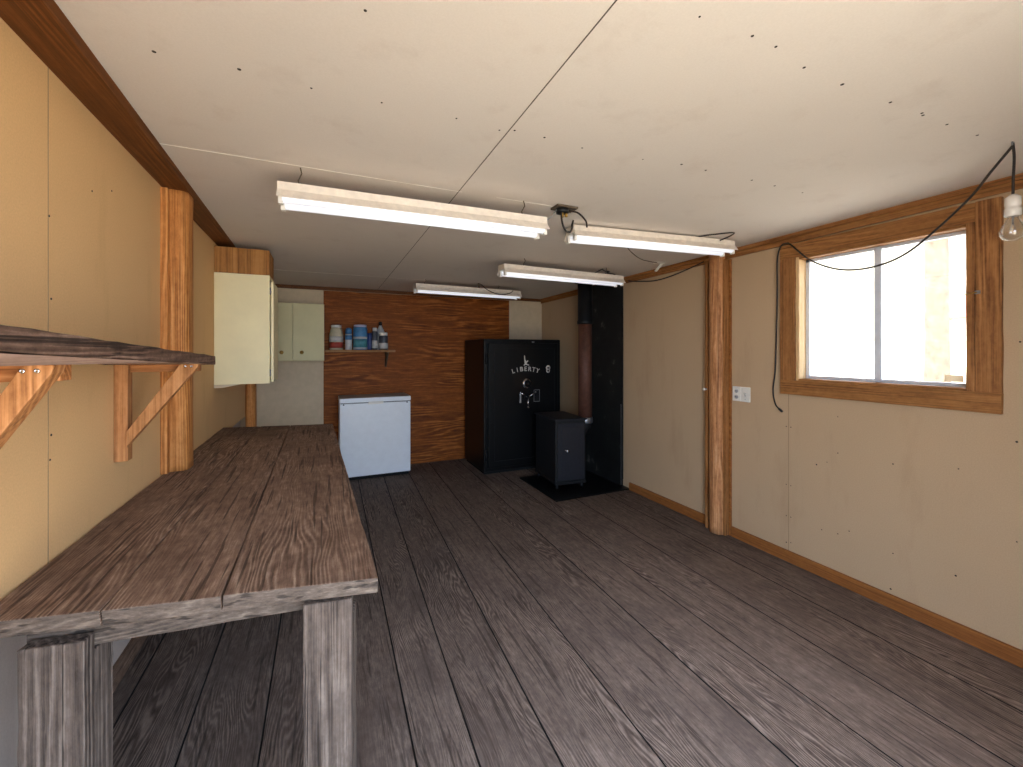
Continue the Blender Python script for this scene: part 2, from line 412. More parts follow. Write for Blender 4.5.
def strip(x0, y0, x1, y1, wd, th=.0012):
    d = Vector((x1 - x0, y1 - y0, 0)).normalized(); nn = Vector((-d.y, d.x, 0)) * wd / 2
    a = Vector((x0, y0, ceil_z(y0) - th / 2)); b = Vector((x1, y1, ceil_z(y1) - th / 2))
    mb.beam(a, b, nn, Vector((0, 0, th / 2)))
mb.mi = 1; dots(mb, CD, lambda p: (p[0], p[1], ceil_z(p[1])))
mb.mi = 2
strip(-.58, 1.965, .05, 1.965, .005); strip(.05, 1.965, .62, 1.962, .0022); strip(.8, 1.96, 1.15, 1.955, .003)
strip(-.58, 4.40, .46, 4.40, .020); strip(.46, 4.40, 1.0, 4.41, .005)
mb.mi = 3
strip(.60, YF, .605, 4.40, .0032); strip(.605, 4.40, .605, YB, .003)
structure(mb.build('ceiling', [M_ceil, M_hole, M_crack, M_joint], loc=(0, 0, 2.2)))

# left wall: board above the bench, a lower wall set back behind it
mb = MB()
mb.box(-.78, XL, YF, YB, .79, 2.3); mb.mi = 3; mb.box(-.92, -.80, YF, YB, -.05, 2.3)
mb.mi = 1; dots(mb, [(1.763, 1.917), (1.899, 1.965), (1.533, 1.771), (1.542, 1.55), (1.542, 1.183), (1.537, 1.117), (.9, 1.75), (.93, 1.7)], lambda p: (XL, *p), (.003, .005), (1, 0, 0))
mb.mi = 2; mb.box(XL, XL + .0008, 1.527, 1.529, .8, 2.2)
structure(mb.build('wall_left', [M_left, M_hole, M_jointt, M_lower], loc=(XL, 2.5, 0)))
structure(MB().box(-.80, -.785, YF, YB, 0, .09).build('baseboard_left', M_bench, bevel=.002))
structure(MB().hexa([(XL, YF, ceil_z(YF) - .022), (-.535, YF, ceil_z(YF) - .022), (-.60, 5.0, ceil_z(5) - .022), (XL, 5.0, ceil_z(5) - .022),
                     (XL, YF, ceil_z(YF) - .001), (-.525, YF, ceil_z(YF) - .001), (-.59, 5.0, ceil_z(5) - .001), (XL, 5.0, ceil_z(5) - .001)]).build('trim_1', M_beam))
# right wall with the window hole
WY0, WY1, WZ0, WZ1 = .945, 1.735, 1.225, 2.012
mb = MB()
for (y0, y1, z0, z1) in ((YF, WY0, -.05, 2.3), (WY1, YB, -.05, 2.3), (WY0, WY1, -.05, WZ0), (WY0, WY1, WZ1, 2.3)): mb.box(XR, XR + .13, y0, y1, z0, z1)
WD = [(1.51, 1.01), (1.51, .79), (1.57, .72), (1.63, .69), (1.24, .79), (.98, .83), (1.6, .29), (1.51, .3), (1.45, .34), (1.24, .3), (.99, .3), (1.25, .1), (1.82, .9), (1.79, .9), (1.82, .51), (1.79, .51), (1.82, .3), (1.79, .3), (1.82, .12), (1.79, .13), (.79, .55), (.79, 1.0), (.78, 1.45)]
mb.mi = 1; dots(mb, WD, lambda p: (XR, *p), (.003, .0048), (-1, 0, 0))
mb.mi = 2; mb.box(XR - .0008, XR, 1.8035, 1.8065, .07, 1.12)
structure(mb.build('wall_right', [M_right, M_hole, M_jointt], loc=(XR, 2.5, 0)))
structure(MB().box(XR - .018, XR, YF, 2.225, 0, .074).build('baseboard_right', M_base, bevel=.003))
structure(MB().box(XR - .018, XR, 2.43, 3.392, 0, .076).build('trim_2', M_base, bevel=.003))
mb = MB()
def slope_strip(mb, x0, x1, dz0, dz1):
    a, b = YF, YB
    mb.hexa([(x0, a, ceil_z(a) - dz1), (x1, a, ceil_z(a) - dz1), (x1, b, ceil_z(b) - dz1), (x0, b, ceil_z(b) - dz1), (x0, a, ceil_z(a) - dz0), (x1, a, ceil_z(a) - dz0), (x1, b, ceil_z(b) - dz0), (x0, b, ceil_z(b) - dz0)])
slope_strip(mb, XR - .030, XR, .0, .026); slope_strip(mb, XR - .016, XR, .026, .062)
structure(mb.build('trim_3', M_trimy))
# back and front walls
mb = MB(); mb.box(-.92, 2.98, YB, YB + .12, -.05, 2.3)
structure(mb.build('wall_back', M_creamw))
slope = MB().box(XL, XR, YB - .02, YB, 2.105, ceil_z(YB)); structure(slope.build('trim_4', M_beam))
mb = MB()
for (x0, x1, z0, z1) in ((-.92, DX0, -.05, 2.3), (DX1, 2.98, -.05, 2.3), (DX0, DX1, DZ, 2.3)): mb.box(x0, x1, YF - .12, YF, z0, z1)
structure(mb.build('wall_front', M_right))
# roof slab and the ground outside
structure(MB().box(-1.3, 3.3, -.7, 5.7, 2.4, 2.46).build('trim_5', M_beam))
mb = MB(); mb.box(-14, 24, -16, 22, -.3, -.12)
structure(mb.build('ground', M_ground))

# added hillside beyond the yard, placed to hide bright sky from the window
mb = MB(); NX, NY = 14, 30; gv = []
for ix in range(NX + 1):
    x = 15 + ix * 2.2
    gv.append([mb.bm.verts.new((x, -22 + iy * 2.6, -.2 + .018 * (x - 15) ** 2 * (1 if x < 30 else 1) + .35 * math.sin(iy * .9 + ix * .7) * min(1, ix / 3))) for iy in range(NY + 1)])
for ix in range(NX):
    for iy in range(NY): mb._f((gv[ix][iy], gv[ix + 1][iy], gv[ix + 1][iy + 1], gv[ix][iy + 1])).smooth = True
structure(mb.build('added_hill', plain('added_hillside', lin(128, 114, 92), .95, var=.15, scale=2)))

# window
wr = structure(MB().box(2.915, 2.935, WY0 + .02, WY1 - .02, WZ0, WZ0 + .022).build('window_1', M_alu))
T = .115
def rough_board(p, q, wv, th, mat, name, parent, n=12, jit=.0012):
    p, q, wv, th = Vector(p), Vector(q), Vector(wv), Vector(th)
    def ring(t):
        c = p.lerp(q, t); return [c, c + wv, c + wv + th, c + th]
    return MB().plank(ring, n, jit).build(name, mat, parent, bevel=.0015, seg=1)
X0 = XR - .022
rough_board((X0, WY0 - T, WZ0 - .105), (X0, WY1 + T, WZ0 - .105), (0, 0, .095), (.022, 0, 0), M_trimy, 'casing', wr)      # bottom
rough_board((X0, WY0 - .029, WZ1 + .012), (X0, WY1 + T, WZ1 + .012), (0, 0, .092), (.022, 0, 0), M_trimy, 'casing', wr)        # top
rough_board((X0 - .002, WY0 - T, WZ0 - .01), (X0 - .002, WY0 - T, WZ1 + .105), (0, .085, 0), (.024, 0, 0), M_trimz, 'casing', wr)
rough_board((X0, WY1 + .02, WZ0 - .01), (X0, WY1 + .02, WZ1 + .012), (0, .095, 0), (.022, 0, 0), M_trimz, 'casing', wr)
# inner liner boards
rough_board((X0 + .001, WY0 - .028, WZ0 - .01), (X0 + .001, WY0 - .028, WZ1 + .012), (0, .03, 0), (.15, 0, 0), M_trimz, 'jamb', wr)
rough_board((XR - .010, WY1 - .004, WZ0 - .01), (XR - .010, WY1 - .004, WZ1 + .012), (0, .022, 0), (.14, 0, 0), M_jamb, 'jamb', wr)
rough_board((XR - .012, WY0, WZ0 - .012), (XR - .012, WY1, WZ0 - .012), (0, 0, .016), (.15, 0, 0), M_trimy, 'stool', wr)
rough_board((XR - .010, WY0, WZ1 - .004), (XR - .010, WY1, WZ1 - .004), (0, 0, .018), (.14, 0, 0), M_trimy, 'head_jamb', wr)
# aluminium slider: frame, two sashes, panes
mb = MB(); x0, x1 = 2.912, 2.938
mb.box(x0, x1, WY0 + .0, WY0 + .018, WZ0, WZ1); mb.box(x0, x1, WY1 - .026, WY1 - .004, WZ0, WZ1); mb.box(x0, x1, WY0, WY1, WZ1 - .02, WZ1 - .004)
mb.build('frame', M_alu, wr)
s1 = MB().box(2.905, 2.922, 1.318, 1.352, WZ0 + .015, WZ1 - .015).build('meeting_rail', M_alu, wr, bevel=.003)
MB().box(2.918, 2.921, WY0 + .015, 1.335, WZ0 + .02, WZ1 - .015).build('pane', M_pane, wr)
MB().box(2.929, 2.932, 1.335, WY1 - .02, WZ0 + .02, WZ1 - .015).build('pane', M_pane, wr)
# small latch hook on the right casing
lt = MB().box(X0 - .006, X0 - .001, WY0 - .048, WY0 - .030, 1.679, 1.695).build('latch', M_steel, wr)
MB().tube([(X0 - .008, WY0 - .038, 1.687), (X0 - .014, WY0 - .02, 1.684), (X0 - .004, WY0 + .004, 1.683), (X0 + .02, WY0 + .006, 1.683)], .0028).build('latch_pin', M_brass, lt)
# a block of stickers left on the glass in the lower corner
stk = MB().box(2.914, 2.9165, .985, 1.055, WZ0 + .028, WZ0 + .062).build('sticker', M_stk)
tag(stk, 'small faded sticker in the lower right corner of the window glass', 'sticker')

# ================================================================== posts and boards on the walls
def rough_post(name, cx_, cy_, rx, ry, z0, z1, mat, parent=None, n=20, rings=36, jit=.04, sq=2.6, knot=True):
    mb = MB(); rows = []
    for k in range(rings + 1):
        z = z0 + (z1 - z0) * k / rings; row = []
        for j in range(n):
            a = 2 * math.pi * j / n; ca, sa = math.cos(a), math.sin(a)
            s_ = (abs(ca) ** sq + abs(sa) ** sq) ** (-1 / sq)
            wob = 1 + jit * (math.sin(a * 2 + z * 2.3) * .5 + math.sin(a * 5 + z * 7) * .35 + random.uniform(-.4, .4))
            row.append(mb.bm.verts.new((cx_ + rx * s_ * ca * wob, cy_ + ry * s_ * sa * wob, z)))
        rows.append(row)
    for a, b in zip(rows, rows[1:]):
        for j in range(n):
            f = mb._f((a[j], a[(j + 1) % n], b[(j + 1) % n], b[j])); f.smooth = True
    mb._f(rows[0][::-1]); mb._f(rows[-1])
    return mb.build(name, mat, parent)
tag(rough_post('timber_post', -.627, 2.475, .052, .065, .851, 2.160, M_stud, jit=.02, sq=5), 'thick orange timber post on the left wall, rising from the bench top', 'post')
structure(MB().box(XL, -.640, 2.375, 2.408, .851, 2.150).build('trim_6', M_stud, bevel=.003))
tag(rough_post('timber_post', -.627, 4.72, .042, .075, .0, 2.09, M_stud, jit=.02, sq=4), 'orange post showing below the tall cream cabinet in the far left corner', 'post')
tag(rough_post('log_post', 2.802, 2.325, .052, .060, .001, 2.165, M_log, jit=.035, sq=2.1), 'peeled round log post standing against the right wall', 'post')
structure(MB().box(2.795, XR, 2.248, 2.268, .0, 2.11).build('trim_7', M_trimz, bevel=.002))
structure(MB().box(2.832, XR, 2.232, 2.246, .0, 2.11).build('trim_8', M_base, bevel=.002))
structure(MB().box(2.790, XR, 2.400, 2.428, .0, 2.11).build('trim_9', M_trimz, bevel=.002))
# stub of pipe nailed beside the log
mb = MB(); mb.cyl((2.772, 2.414, 1.105), (2.79, 2.414, 1.105), .008, 10); mb.cyl((2.760, 2.414, 1.105), (2.773, 2.414, 1.105), .011, 10)
tag(mb.build('wall_peg', M_porc), 'tiny white peg sticking out of the board left of the log post', 'peg')

# ================================================================== workbench
ZT = .85
wb = thing('workbench', 'long weathered plank workbench along the left wall', 'workbench', (-.28, 2.35, 0))
FL, FR, BR, BL = Vector((-.662, 1.236, ZT)), Vector((.127, 1.078, ZT)), Vector((.074, 3.49, ZT)), Vector((-.662, 3.654, ZT))
# cuts between the three top boards, as fractions across
cuts = [0.0, .286, .575, 1.0]
cutb = [0.0, .335, .60, 1.0]
mb = MB(); TH = .036
for k in range(3):
    a = FL.lerp(FR, cuts[k]); b = FL.lerp(FR, cuts[k + 1]); c_ = BL.lerp(BR, cutb[k + 1]); d_ = BL.lerp(BR, cutb[k])
    g = Vector((.0018, 0, 0)); dz = random.uniform(-.002, .001)
    off = Vector((0, random.uniform(-.004, .002), 0))
    def ring(t, a=a, b=b, c_=c_, d_=d_, dz=dz, off=off):
        l = a.lerp(d_, t) + g; r = b.lerp(c_, t) - g
        if t == 0: l += off; r += off
        z = Vector((0, 0, dz)); D = Vector((0, 0, -TH))
        return [l + z, r + z, r + z + D, l + z + D]
    mb.plank(ring, 26, .0016)
top = mb.build('tabletop', [M_bench, M_bench_end], wb, bevel=.003, seg=2)
for p in top.data.polygons:
    if abs(p.normal.y) > .6: p.material_index = 1
# apron under the near edge
ap0, ap1 = Vector((-.603, 1.298, 0)), Vector((.060, 1.163, 0))
def ring(t):
    c_ = ap0.lerp(ap1, t); d = Vector((.008, .036, 0)); zb = .728 + .032 * t; zt = .8125
    return [c_ + Vector((0, 0, zb)), c_ + d + Vector((0, 0, zb)), c_ + d + Vector((0, 0, zt)), c_ + Vector((0, 0, zt))]
MB().plank(ring, 10, .001).build('apron', M_bench_end, wb, bevel=.002, seg=1)
def leg(x0, y0, x1, y1, zt, dep, back=None):
    p = Vector((x0, y0, 0)); q = Vector((x1, y1, 0)); d = (q - p).normalized(); nn = Vector((-d.y, d.x, 0))
    def ring(t):
        z = Vector((0, 0, zt * t)); return [p + z, q + z, q + nn * dep + z, p + nn * dep + z]
    o = MB().plank(ring, 14, .0012).build('leg', M_bench_leg, wb, bevel=.002, seg=1)
    if back:
        p2, q2 = p + nn * (dep + .002), q + nn * (dep + .002)
        def ring2(t):
            z = Vector((0, 0, back * t)); return [p2 + z, q2 + z, q2 + nn * .06 + z, p2 + nn * .06 + z]
        MB().plank(ring2, 14, .0012).build('backing_post', M_bench_leg, o, bevel=.002, seg=1)
    return o
leg(-.596, 1.253, -.481, 1.233, .768, .036, .726)
leg(-.043, 1.128, .066, 1.108, .797, .034, .74)
leg(-.62, 3.50, -.51, 3.48, .812, .09); leg(-.07, 3.40, .04, 3.38, .812, .09)
# long side rails
def ring(t):
    c_ = Vector((.030, 1.21, 0)).lerp(Vector((.005, 3.38, 0)), t); return [c_ + Vector((0, 0, .75)), c_ + Vector((.03, 0, .75)), c_ + Vector((.03, 0, .812)), c_ + Vector((0, 0, .812))]
MB().plank(ring, 6, .001).build('side_rail', M_bench, wb)

# ================================================================== shelf on the left wall
ws = thing('wall_shelf', 'rough dark plank shelf on wooden brackets on the left wall above the workbench', 'shelf', (-.53, 1.2, 1.37))
YS0, YS1 = .28, 2.075
def zt_(y): return 1.449 + (1.388 - 1.449) * (y - .73) / (2.08 - .73)
def zb_(y): return 1.4115 + (1.354 - 1.4115) * (y - .73) / (2.08 - .73)
def ring(t):
    y = YS0 + (YS1 - YS0) * t
    return [(XL + .002, y, zb_(y)), (-.40, y, zb_(y)), (-.40, y, zt_(y)), (XL + .002, y, zt_(y))]
MB().plank(ring, 30, .0018).build('shelf_board', M_shelf, ws, bevel=.002, seg=1)
def ring(t):
    y = YS0 + (1.93 - YS0) * t
    return [(-.60, y, 1.390 - .0265 * (y - .73) / 1.35), (-.402, y, 1.391 - .0265 * (y - .73) / 1.35), (-.402, y, zb_(y) - .001), (-.60, y, zb_(y) - .001)]
MB().plank(ring, 20, .0006).build('under_board', M_shelfu, ws)
def bracket(yc, zc, zlo, dz, xt, tw):
    b = MB().box(XL + .001, XL + .040, yc - .021, yc + .021, zc - .345, zc - .002).build('bracket', M_brk, ws, bevel=.002)
    MB().box(XL + .040, -.425, yc - .001, yc + .037, zc - .032, zc - .001).build('arm', M_brx, b, bevel=.002)
    P_ = [(XL + .041, zlo), (XL + .041, zlo + dz), (xt - tw, zc - .002), (xt, zc - .002), (xt - .004, zc - .016)]
    MB().prism([(x, yc - .040, z) for x, z in P_], (0, .038, 0)).build('brace', M_brk, b, bevel=.002)
    mb = MB()
    for k in range(2): mb.lathe([(.0045, 0), (.0036, .0016), (.0014, .0016), (.0012, .0006)], (xt - .022 - .018 * k, yc - .040, zc - .012), 10, (0, -1, 0))
    mb.build('screws', M_chrome, b)
bracket(1.93, 1.365, 1.072, .053, -.417, .055); bracket(1.012, 1.388, 1.035, .040, -.416, .040)

# ================================================================== cabinets
cb = thing('wall_cabinet', 'tall cream cabinet on the left wall seen from its side', 'cabinet', (-.5, 3.55, 1.18))
mb = MB(); mb.box(XL + .002, -.338, 3.395, 3.415, 1.180, 1.940); mb.box(XL + .002, -.338, 3.68, 3.70, 1.180, 1.940)
mb.box(XL + .002, -.338, 3.415, 3.68, 1.20, 1.22); mb.box(XL + .002, -.338, 3.415, 3.68, 1.92, 1.94); mb.box(XL + .002, XL + .01, 3.415, 3.68, 1.2, 1.94)
mb.build('body', M_cream, cb, bevel=.002)
MB().box(-.332, -.314, 3.40, 3.705, 1.192, 1.895).build('door', M_cream, cb, bevel=.002)
mb = MB()
for z in (1.255, 1.83): MB().cyl((-.334, 3.394, z - .025), (-.334, 3.394, z + .025), .005, 10).build('hinge', M_steel, cb)
MB().box(XL + .002, -.342, 3.40, 3.70, 1.942, 2.118).build('plywood_top_box', M_plyz, cb, bevel=.002)
MB().hexa([(XL + .002, 3.40, 1.158), (-.62, 3.40, 1.158), (-.62, 3.70, 1.158), (XL + .002, 3.70, 1.158), (XL + .002, 3.40, 1.178), (-.52, 3.40, 1.178), (-.52, 3.70, 1.178), (XL + .002, 3.70, 1.178)]).build('ledger', M_creamw, cb)

cb2 = thing('wall_cabinet', 'low two-door cream cabinet with round knobs on the back wall', 'cabinet', (-.28, 5.13, 1.3))
ZA, ZB2 = 1.302, 1.917
MB().box(-.585, .018, 5.00, YB - .002, ZA, ZB2).build('body', M_cream2, cb2, bevel=.002)
for x0, x1, kx in ((-.583, -.290, -.387), (-.284, .016, -.199)):
    d = MB().box(x0, x1, 4.980, 4.998, ZA + .004, ZB2 - .004).build('door', M_cream2, cb2, bevel=.002)
    mb = MB(); mb.lathe([(.008, 0), (.007, .012), (.018, .018), (.019, .026), (.012, .031), (0, .032)], (kx, 4.98, 1.393), 16, (0, -1, 0)); mb.build('knob', M_brass, d)

# pale filler panel above the cabinet is the bare wall; plywood sheet
ply = MB().box(.012, 2.335, YB - .016, YB - .001, .002, 2.10).build('plywood_panel', M_ply)
tag(ply, 'large sheet of reddish brown plywood covering the back wall', 'plywood panel')

# little shelf with cans
sh = thing('small_shelf', 'short thin shelf holding cans on the plywood back wall', 'shelf', (.41, 5.17, 1.40))
MB().box(.030, .780, 5.04, YB - .017, 1.395, 1.421).build('shelf_board', wood('shelf_strip', lin(120, 84, 50), lin(164, 120, 78), lin(190, 148, 104), 'X'), sh, bevel=.001)
for x in (.69, .10):
    if x < .5: continue
    MB().prism([(x, YB - .017, 1.394), (x, 5.06, 1.394), (x, 5.06, 1.388), (x, YB - .035, 1.235), (x, YB - .017, 1.215)], (.018, 0, 0)).build('bracket', M_rust, sh)
def can(name, label, x, y, prof, mat, cat='can', extra=(), n=24):
    t = thing(name, label, cat, (x, y, 1.4212), 'cans and bottles on the small shelf')
    MB().lathe(prof, (x, y, 1.4212), n).build('body', mat, t)
    for nm, pr_, m in extra: MB().lathe(pr_, (x, y, 1.4212), n).build(nm, m, t)
    return t
can('jug', 'cream jug with a red band, leftmost on the small shelf', .143, 5.14, [(.066, 0), (.072, .01), (.072, .165), (.066, .20), (.058, .235), (.050, .25)], M_beige, 'jug',
    [('lid', [(.054, .25), (.054, .276), (.04, .28), (0, .28)], M_white2), ('label_band', [(.0732, .02), (.0732, .085)], M_red), ('label_band', [(.0732, .09), (.0732, .15)], M_lgrey)])
can('spray_can', 'slim spray can with blue cap and white label on the small shelf', .272, 5.12, [(.034, 0), (.037, .006), (.037, .165), (.033, .18)], M_lgrey, 'spray can',
    [('cap', [(.0335, .18), (.0335, .225), (.026, .245), (.012, .25), (0, .25)], M_bluel), ('label_band', [(.0376, .115), (.0376, .165)], M_bluel)])
can('canister', 'large blue canister with pale lid in the middle of the small shelf', .398, 5.13, [(.072, 0), (.076, .008), (.076, .245), (.070, .26)], M_bluel, 'canister',
    [('lid', [(.071, .26), (.071, .282), (.066, .287), (0, .287)], plain('lilac_lid', lin(190, 190, 214), .4)), ('label_band', [(.0766, .03), (.0766, .12)], M_teal), ('label_band', [(.0766, .008), (.0766, .028)], M_lgrey), ('label_band', [(.0768, .125), (.0768, .15)], M_lgrey)])
can('can', 'dark blue can at the back, right of the large blue canister', .510, 5.20, [(.042, 0), (.045, .006), (.045, .185), (.04, .195), (0, .195)], M_blued)
can('spray_can', 'slim grey spray can behind the white-capped bottle', .556, 5.115, [(.030, 0), (.033, .006), (.033, .2), (.028, .215)], M_dgrey, 'spray can',
    [('cap', [(.026, .215), (.026, .25), (.02, .258), (0, .258)], M_lgrey), ('label_band', [(.0336, .02), (.0336, .11)], M_lgrey)])
can('bottle', 'tall clear-shouldered bottle with black cap at the back of the small shelf', .630, 5.20, [(.045, 0), (.048, .008), (.048, .20), (.040, .235), (.020, .27), (.017, .29)], M_lgrey, 'bottle',
    [('cap', [(.019, .29), (.019, .325), (.015, .332), (0, .332)], M_black2)])
can('bottle', 'dark bottle with wide white cap at the right end of the small shelf', .652, 5.10, [(.046, 0), (.051, .008), (.051, .15), (.044, .165)], M_dgrey, 'bottle',
    [('cap', [(.045, .165), (.045, .197), (.040, .203), (0, .203)], M_white2), ('label_band', [(.0516, .015), (.0516, .08)], M_lgrey)])

# ================================================================== chest freezer
fz = thing('chest_freezer', 'small white chest freezer against the plywood back wall', 'freezer', (.545, 5.06, 0))
FX0, FX1, FY = .168, .922, 4.865
MB().box(FX0, FX1, FY, 5.25, .035, .835).build('body', M_white, fz, bevel=.012, seg=3)
MB().box(FX0 + .02, FX1 - .02, FY + .02, 5.23, .001, .036).build('plinth', M_void, fz)
MB().box(FX0 + .012, FX1 - .012, FY + .012, 5.24, .834, .842).build('gasket', M_void, fz)
ld = MB().box(FX0 - .003, FX1 + .003, FY - .006, 5.255, .841, .895).build('lid', [M_white, M_grey], fz, bevel=.012, seg=3)
for p in ld.data.polygons:
    if p.normal.z > .8: p.material_index = 1
MB().box(.46, .62, FY - .020, FY - .004, .822, .850).build('handle', M_white2, fz, bevel=.006, seg=2)
for x in (FX0 + .04, FX1 - .04): MB().cyl((x, FY - .003, .825), (x, FY + .005, .825), .008, 10).build('screw_cap', M_dgrey, fz)

# ================================================================== gun safe
sf = thing('safe', 'tall black gun safe with silver lettering against the back wall', 'safe', (2.16, 4.8, 0))
SX0, SX1, SY0, SY1, SZ = 1.665, 2.665, 4.43, 5.15, 1.545
MB().box(SX0, SX1, SY0 + .03, SY1, .03, SZ).build('body', M_black, sf, bevel=.012, seg=3)
MB().box(SX0 + .02, SX1 - .02, SY0 + .06, SY1 - .02, .001, .032).build('plinth', M_void, sf)
MB().box(SX0 + .045, SX1 - .045, SY0 + .002, SY0 + .045, .075, SZ - .045).build('door', M_black, sf, bevel=.010, seg=3)
mb = MB()      # raised frame line round the door, hinge pins on the left
x0, x1, z0, z1 = SX0 + .12, SX1 - .10, .15, SZ - .105
for a, b in (((x0, z0), (x1, z0)), ((x1, z0), (x1, z1)), ((x1, z1), (x0, z1)), ((x0, z1), (x0, z0))):
    mb.beam((a[0], SY0, a[1]), (b[0], SY0, b[1]), (.003 if a[0] == b[0] else 0, 0, .003 if a[1] == b[1] else 0), (0, .003, 0))
mb.build('door_pinstripe', M_black2, sf)
mb = MB()
for z in (.22, 1.32): MB().cyl((SX0 + .028, SY0 + .018, z - .06), (SX0 + .028, SY0 + .018, z + .06), .014, 14).build('hinge', M_black2, sf)
# dial
dl = MB().lathe([(.060, 0), (.058, .006), (.046, .010), (.044, .012)], (2.195, SY0 + .002, 1.025), 32, (0, -1, 0)).build('dial_ring', M_chrome, sf)
MB().lathe([(.042, .010), (.040, .026), (.018, .034), (.016, .048), (0, .05)], (2.195, SY0 + .002, 1.025), 32, (0, -1, 0)).build('dial', M_black2, dl)
# spoked handle
hb = MB().lathe([(.032, 0), (.030, .02), (.020, .03), (.016, .055), (0, .058)], (2.188, SY0 + .002, .868), 20, (0, -1, 0)).build('handle_hub', M_black2, sf)
for a in (90, 210, 330):
    a = math.radians(a + 180); c_ = Vector((2.188, SY0 - .045, .868)); e = c_ + Vector((math.cos(a), 0, math.sin(a))) * .115
    MB().tube([c_, c_.lerp(e, .6), e], .008, 10).sphere(e, .013, 10).build('spoke', M_chrome, hb)
# keypad plate and key plate
k = MB().box(2.278, 2.358, SY0 - .010, SY0 + .003, .808, .950).build('keypad', M_black2, sf, bevel=.006)
mb = MB()
for (a0, a1, b0, b1) in ((2.278, 2.284, .81, .948), (2.352, 2.358, .81, .948), (2.278, 2.358, .944, .950), (2.278, 2.358, .808, .814)): mb.box(a0, a1, SY0 - .013, SY0 - .0095, b0, b1)
mb.build('keypad_rim', M_steel, k)
MB().box(2.098, 2.120, SY0 - .008, SY0 + .003, .80, .925).build('key_plate', M_steel, sf, bevel=.004)
# lettering
def letters(txt, place, size, mat, parent, depth=.0015):
    """each letter is laid on the safe door by place(i) -> (x, z, angle)"""
    bm = bmesh.new()
    for i, ch in enumerate(txt):
        cu = bpy.data.curves.new('t', 'FONT'); cu.body = ch; cu.size = size; cu.extrude = depth; cu.align_x = 'CENTER'; cu.offset = size * .012
        to = bpy.data.objects.new('t', cu); COL.objects.link(to)
        dg = bpy.context.evaluated_depsgraph_get(); me = bpy.data.meshes.new_from_object(to.evaluated_get(dg))
        x, z, a = place(i)
        mtx = Matrix.Translation((x, SY0 - .0005, z)) @ Matrix.Rotation(a, 4, 'Y') @ Matrix.Rotation(math.radians(90), 4, 'X')
        me.transform(mtx); bm.from_mesh(me)
        bpy.data.objects.remove(to); bpy.data.meshes.remove(me); bpy.data.curves.remove(cu)
    mb = MB(); mb.bm = bm
    return mb.build('lettering', mat, parent)
W_ = 'LIBERTY'
def plc(i):
    u = (i - 3) / 3 * 0.155; R = .52
    a = u / R; return (2.176 + R * math.sin(a), 1.196 - R * (1 - math.cos(a)) - .022, a)
letters(W_, plc, .074, M_silver, sf)
# emblem above the name: a slim standing figure with a raised arm
mb = MB(); ys_ = SY0 - .001
for pl in ([(2.158, 1.355), (2.166, 1.355), (2.172, 1.300), (2.160, 1.300)], [(2.160, 1.305), (2.180, 1.300), (2.192, 1.262), (2.172, 1.246), (2.164, 1.262)],
           [(2.186, 1.284), (2.206, 1.300), (2.212, 1.290), (2.190, 1.268)], [(2.170, 1.262), (2.150, 1.242), (2.156, 1.234), (2.180, 1.250)], [(2.182, 1.262), (2.222, 1.246), (2.222, 1.236), (2.176, 1.246)]):
    mb.prism([(x, ys_, z) for x, z in pl], (0, .003, 0))
mb.build('emblem', M_silver, sf)
bd = MB().lathe([(.030, 0), (.030, .004), (0, .0045)], (2.477, SY0 + .001, 1.205), 20, (0, -1, 0)).lathe([(.024, 0), (.024, .004), (0, .0045)], (2.477, SY0 + .001, 1.170), 20, (0, -1, 0)).build('badge', M_silver, sf)
mb = MB()
for z in (1.205, 1.172): mb.lathe([(.014, .0046), (.012, .0056)], (2.477, SY0 + .001, z), 14, (0, -1, 0))
mb.build('badge_centre', M_black2, bd)
MB().box(2.275, 2.305, SY0 + .026, SY0 + .031, 1.506, 1.522).build('top_plate', M_steel, sf)

# ================================================================== stove corner
hz = MB().box(1.985, XR - .001, 3.395, 4.19, .0015, .014).build('hearth_board', M_black, bevel=.002)
tag(hz, 'black hearth board on the floor under the stove', 'hearth board')
M_shield = Mat('sooty_black_panel')
nv = M_shield.noise(M_shield.coords((1, 1, 1), False), 5, 6, .7); nz = M_shield.noise(M_shield.coords((1, .5, 3), False), 4, 5, .7)
cc = M_shield.ramp(nv, [(.40, lin(12, 12, 12)), (.60, lin(26, 27, 26)), (.70, lin(92, 88, 82))]); M_shield.base(cc); M_shield.set(Roughness=.6); M_shield = M_shield.m
hs = thing('heat_shield', 'sooty black sheet behind the stove pipe on the right wall', 'heat shield', (2.82, 3.75, 0))
MB().box(XR - .040, XR - .030, 3.47, 4.22, .016, 2.150).build('sheet', M_shield, hs)
MB().box(XR - .030, XR - .001, 3.50, 3.54, .08, 2.10).box(XR - .030, XR - .001, 4.0, 4.04, .08, 2.10).build('spacer', M_black2, hs)
MB().box(XR - .043, XR - .0405, 3.482, 3.490, .03, .86).build('edge_strip', M_steel, hs)

sv = thing('wood_stove', 'narrow black wood stove standing on the hearth board', 'stove', (2.30, 3.92, .014))
A, B = Vector((2.140, 3.672, 0)), Vector((2.470, 3.630, 0)); dS = Vector((.042, .50, 0)).normalized() * .52
def qbox(mb, a, b, d, z0, z1):
    return mb.hexa([a + Vector((0, 0, z0)), b + Vector((0, 0, z0)), b + d + Vector((0, 0, z0)), a + d + Vector((0, 0, z0)), a + Vector((0, 0, z1)), b + Vector((0, 0, z1)), b + d + Vector((0, 0, z1)), a + d + Vector((0, 0, z1))])
ab = (B - A).normalized(); nf = Vector((ab.y, -ab.x, 0))
qbox(MB(), A, B, dS, .075, .700).build('body', M_black2, sv, bevel=.006)
qbox(MB(), A - ab * .012 + nf * .012, B + ab * .012 + nf * .012, dS + Vector((.002, .024, 0)), .700, .718).build('top_plate', M_stoved, sv, bevel=.004)
